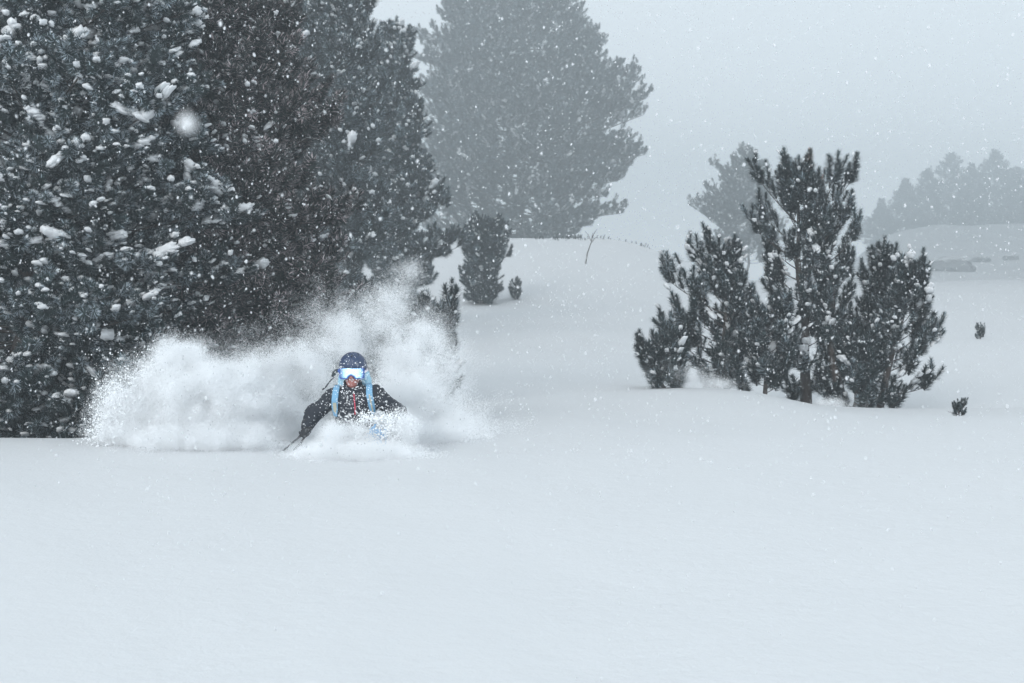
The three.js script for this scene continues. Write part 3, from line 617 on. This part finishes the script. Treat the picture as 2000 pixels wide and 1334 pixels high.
  stick(trouserField, [-0.3, -0.05, 0, 0.4, 0.3, 0.35], 300, 0.02);
  stick(headField, [-0.07, 0.62, 0.1, 0.07, 0.72, 0.22], 16, 0.004);
  instanced('snow_fleck', fleck, M.snow, flecks, person);
}

// ------------------------------------------------------------------ powder thrown up by the skier
const grain8 = new THREE.OctahedronGeometry(1, 0), grain4 = new THREE.TetrahedronGeometry(1.25, 0);
const CELL = 0.075, LEVELS = [36, 120, 400, 1250];
const pinches = LEVELS.map((n, l) => {                    // pinches of powder of four densities: grains adrift together in a hand-sized ball of air
  const r = random(l + 200), g = () => r() + r() + r() - 1.5, parts = [];
  for (let k = 0; k < n; k++) { const s = 0.0014 + 0.0011 * r() ** 2; parts.push(grain4.clone().applyMatrix4(MX.compose(V(g(), g(), g()).multiplyScalar(0.085), new THREE.Quaternion().setFromEuler(new THREE.Euler(r() * 6, r() * 6, r() * 6)), V(s, s, s)))); }
  return mergeGeometries(parts);
});
function scatter(blobs, seed, put) {
  const r = random(seed), g = () => r() + r() + r() + r() - 2, p = V(), dir = V();
  for (const [px, py, d, rx, ry, rz, n, size, soft, erode] of blobs) {
    const c = at(px, py, d), u = K * d;
    for (let j = 0, tries = 0; j < n && tries < n * 14; tries++) {
      dir.set(g(), g(), g()).normalize();
      const bump = 1 + 0.3 * noise3(dir.x * 1.6 + px, dir.y * 1.6 + py, dir.z * 1.6) + 0.14 * noise3(dir.x * 4, dir.y * 4 + px, dir.z * 4);
      const rad = Math.cbrt(r()) * (1 - soft) + soft * Math.abs(g()) * 1.25;
      p.set(c.x + dir.x * rx * u * rad * bump, c.y + dir.y * ry * u * rad * bump, c.z + dir.z * rz * rad * bump);
      const f = 0.6 * noise3(p.x * 1.7 + 3, p.y * 2.1, p.z * 1.7) + 0.4 * noise3(p.x * 4.5, p.y * 5 + 9, p.z * 4.5);
      if (f < erode + (r() - 0.5) * 0.5) continue;
      if (p.y < ground(p.x, p.z) - 0.02) continue;
      put(p, size, r); j++;
    }
  }
}
function powder(name, label, category, blobs, seed) {     // a cloud: how much powder hangs in each small cell of air
  const cells = new Map(), r = random(seed + 1), e = new THREE.Euler(), lists = LEVELS.map(() => []);
  scatter(blobs, seed, (p, grains) => { const k = [p.x, p.y, p.z].map((v) => Math.round(v / CELL)).join(); cells.set(k, (cells.get(k) ?? 0) + grains); });
  for (const [k, w] of cells) {
    const [x, y, z] = k.split(',').map(Number), lv = Math.log((w * 3) / LEVELS[0]) / Math.log(3.2), l = Math.floor(lv + r());
    if (l < 0) continue;
    lists[Math.min(3, l)].push([V((x + (r() - 0.5) * 0.6) * CELL, (y + (r() - 0.5) * 0.6) * CELL, (z + (r() - 0.5) * 0.6) * CELL), new THREE.Quaternion().setFromEuler(e.set(r() * 6, r() * 6, r() * 6)), V(1, 1, 1)]);
  }
  const t = new THREE.Group(); t.name = numbered(name); scene.add(t); tag(t, label, category, null, 'stuff');
  lists.forEach((list, l) => instanced('powder', pinches[l], M.looseSnow, list, t));
}
function crumbs(name, label, category, blobs, seed) {
  const items = [], e = new THREE.Euler();
  scatter(blobs, seed, (p, size, r) => { const s = size * (0.5 + r() ** 2); items.push([p.clone(), new THREE.Quaternion().setFromEuler(e.set(r() * 6, r() * 6, r() * 6)), V(s, s * (0.7 + r() * 0.6), s)]); });
  tag(instanced(name, grain8, M.looseSnow, items, scene), label, category, null, 'stuff');
}
powder('powder_spray', 'great white cloud of powder snow thrown up all round the skier', 'snow spray', [
  // column, row, distance, half width, half height (photo pixels), half depth (m), samples, grains each, softness, erosion
  [385, 790, 13.9, 150, 88, 0.6, 17000, 20, 0.35, -0.45],
  [355, 722, 14.0, 62, 54, 0.4, 3600, 18, 0.5, -0.1],
  [300, 838, 13.8, 105, 36, 0.4, 6500, 22, 0.35, -0.6],
  [500, 785, 14.7, 120, 85, 0.4, 9500, 20, 0.45, -0.35],
  [400, 858, 13.5, 140, 28, 0.4, 8000, 18, 0.45, -0.8],
  [240, 800, 13.8, 55, 66, 0.3, 1900, 14, 0.75, -0.4],
  [590, 725, 15.0, 115, 80, 0.5, 3600, 15, 0.6, -0.05],
  [690, 655, 15.8, 112, 88, 0.6, 2500, 13, 0.65, 0.0],
  [765, 595, 16.6, 58, 66, 0.5, 950, 12, 0.65, 0.05],
  [794, 545, 16.8, 30, 34, 0.3, 200, 15, 0.7, -0.1],
  [835, 655, 16.2, 62, 66, 0.4, 900, 12, 0.65, -0.1],
  [855, 725, 15.6, 60, 75, 0.4, 1100, 13, 0.65, -0.2],
  [800, 720, 15.7, 105, 95, 0.6, 3300, 15, 0.6, -0.15],
  [790, 800, 14.8, 95, 75, 0.4, 6000, 20, 0.5, -0.4],
  [850, 830, 14.8, 110, 45, 0.4, 2800, 16, 0.65, -0.4],
  [680, 856, 13.2, 52, 19, 0.16, 2500, 20, 0.35, -0.2],
  [560, 835, 14.5, 75, 50, 0.3, 3500, 20, 0.5, -0.4],
  [860, 850, 14.3, 90, 28, 0.4, 1500, 16, 0.6, -0.5],
  [662, 856, 13.25, 26, 20, 0.14, 1100, 20, 0.4, -0.4],
  [790, 836, 13.25, 26, 24, 0.14, 900, 18, 0.5, -0.4],
  [700, 888, 13.05, 125, 14, 0.25, 4500, 22, 0.4, -0.7],
  [650, 888, 13.1, 60, 8, 0.15, 1300, 20, 0.5, -0.5],
], 101);
crumbs('snow_crumbs', 'coarse crumbs of snow flying at the left edge of the spray and before the chest', 'snow crumbs', [
  [235, 800, 13.7, 55, 80, 0.3, 2600, 0.0075, 0.75, -0.6], [290, 740, 13.8, 60, 60, 0.3, 1500, 0.006, 0.75, -0.6], [205, 845, 13.7, 40, 30, 0.3, 900, 0.0075, 0.7, -0.6],
  [735, 818, 13.25, 60, 14, 0.1, 700, 0.008, 0.6, -0.2], [765, 842, 13.15, 46, 28, 0.12, 330, 0.008, 0.6, -0.1], [690, 760, 13.1, 110, 90, 0.2, 500, 0.005, 0.7, -0.6],
], 103);
powder('blowing_snow', 'thin drift of blowing snow at the foot of the leftmost clump pines', 'snow drift', [
  [1335, 735, 21, 75, 24, 0.6, 500, 20, 0.7, -0.1], [1400, 752, 20.9, 50, 12, 0.4, 250, 20, 0.7, -0.2], [1620, 792, 20.8, 60, 8, 0.4, 200, 20, 0.7, -0.1],
], 102);

// ------------------------------------------------------------------ falling snow
{
  const r = random(111), one = new THREE.IcosahedronGeometry(1, 0), e = new THREE.Euler(), p = V(), flights = [];
  for (let v = 0; v < 6; v++) {                           // half a cubic metre of snowy air: 26 flakes
    const parts = [];
    for (let k = 0; k < 26; k++) { const s = 0.0015 + 0.004 * r() ** 3.5; Q.setFromEuler(e.set((r() - 0.5) * 0.5, r() * 6, -0.35 + (r() - 0.5) * 0.6)); parts.push(one.clone().applyMatrix4(MX.compose(V(r() - 0.5, r() - 0.5, r() - 0.5).multiplyScalar(0.8), Q, V(s * (0.8 + r() * 0.4), s * (1 + r() * 0.9), s * (0.8 + r() * 0.4))))); }
    flights.push(mergeGeometries(parts));
  }
  const spots = flights.map(() => []);
  for (let x = -9; x < 10; x += 0.74) for (let y = -1; y < 8.5; y += 0.74) for (let z = -4.4; z > -22; z -= 0.74) {
    p.set(x + (r() - 0.5) * 0.8, y + (r() - 0.5) * 0.8, z + (r() - 0.5) * 0.8);
    if (p.y < ground(p.x, p.z) + 0.42 || p.z > -4) continue;
    if (Math.abs(p.x + 1.5) < 0.9 && Math.abs(p.z + 13.6) < 0.8 && p.y < 2.1) continue;
    spots[Math.floor(r() * 6)].push(p.clone());
  }
  const snowfall = new THREE.Group(); snowfall.name = 'falling_snow'; scene.add(snowfall); tag(snowfall, 'snowflakes falling through the air everywhere in front of the trees', 'snowfall', null, 'stuff');
  spots.forEach((list, v) => instanced('snowflakes', flights[v], M.flake, list.map((q) => [q, new THREE.Quaternion().setFromAxisAngle(UP, r() * 6.28), V(1, 1, 1)]), snowfall));
  const big = makeLump(5, 3); big.scale(0.0047, 0.0078, 0.0045).rotateZ(0.2);
  const f = thing('snowflake', 'single large blurred snowflake close to the lens before the dark pines', 'snowflake', at(367, 246, 0.95)); mesh('flake', big, M.snow, f);
}

renderer.render(scene, camera);
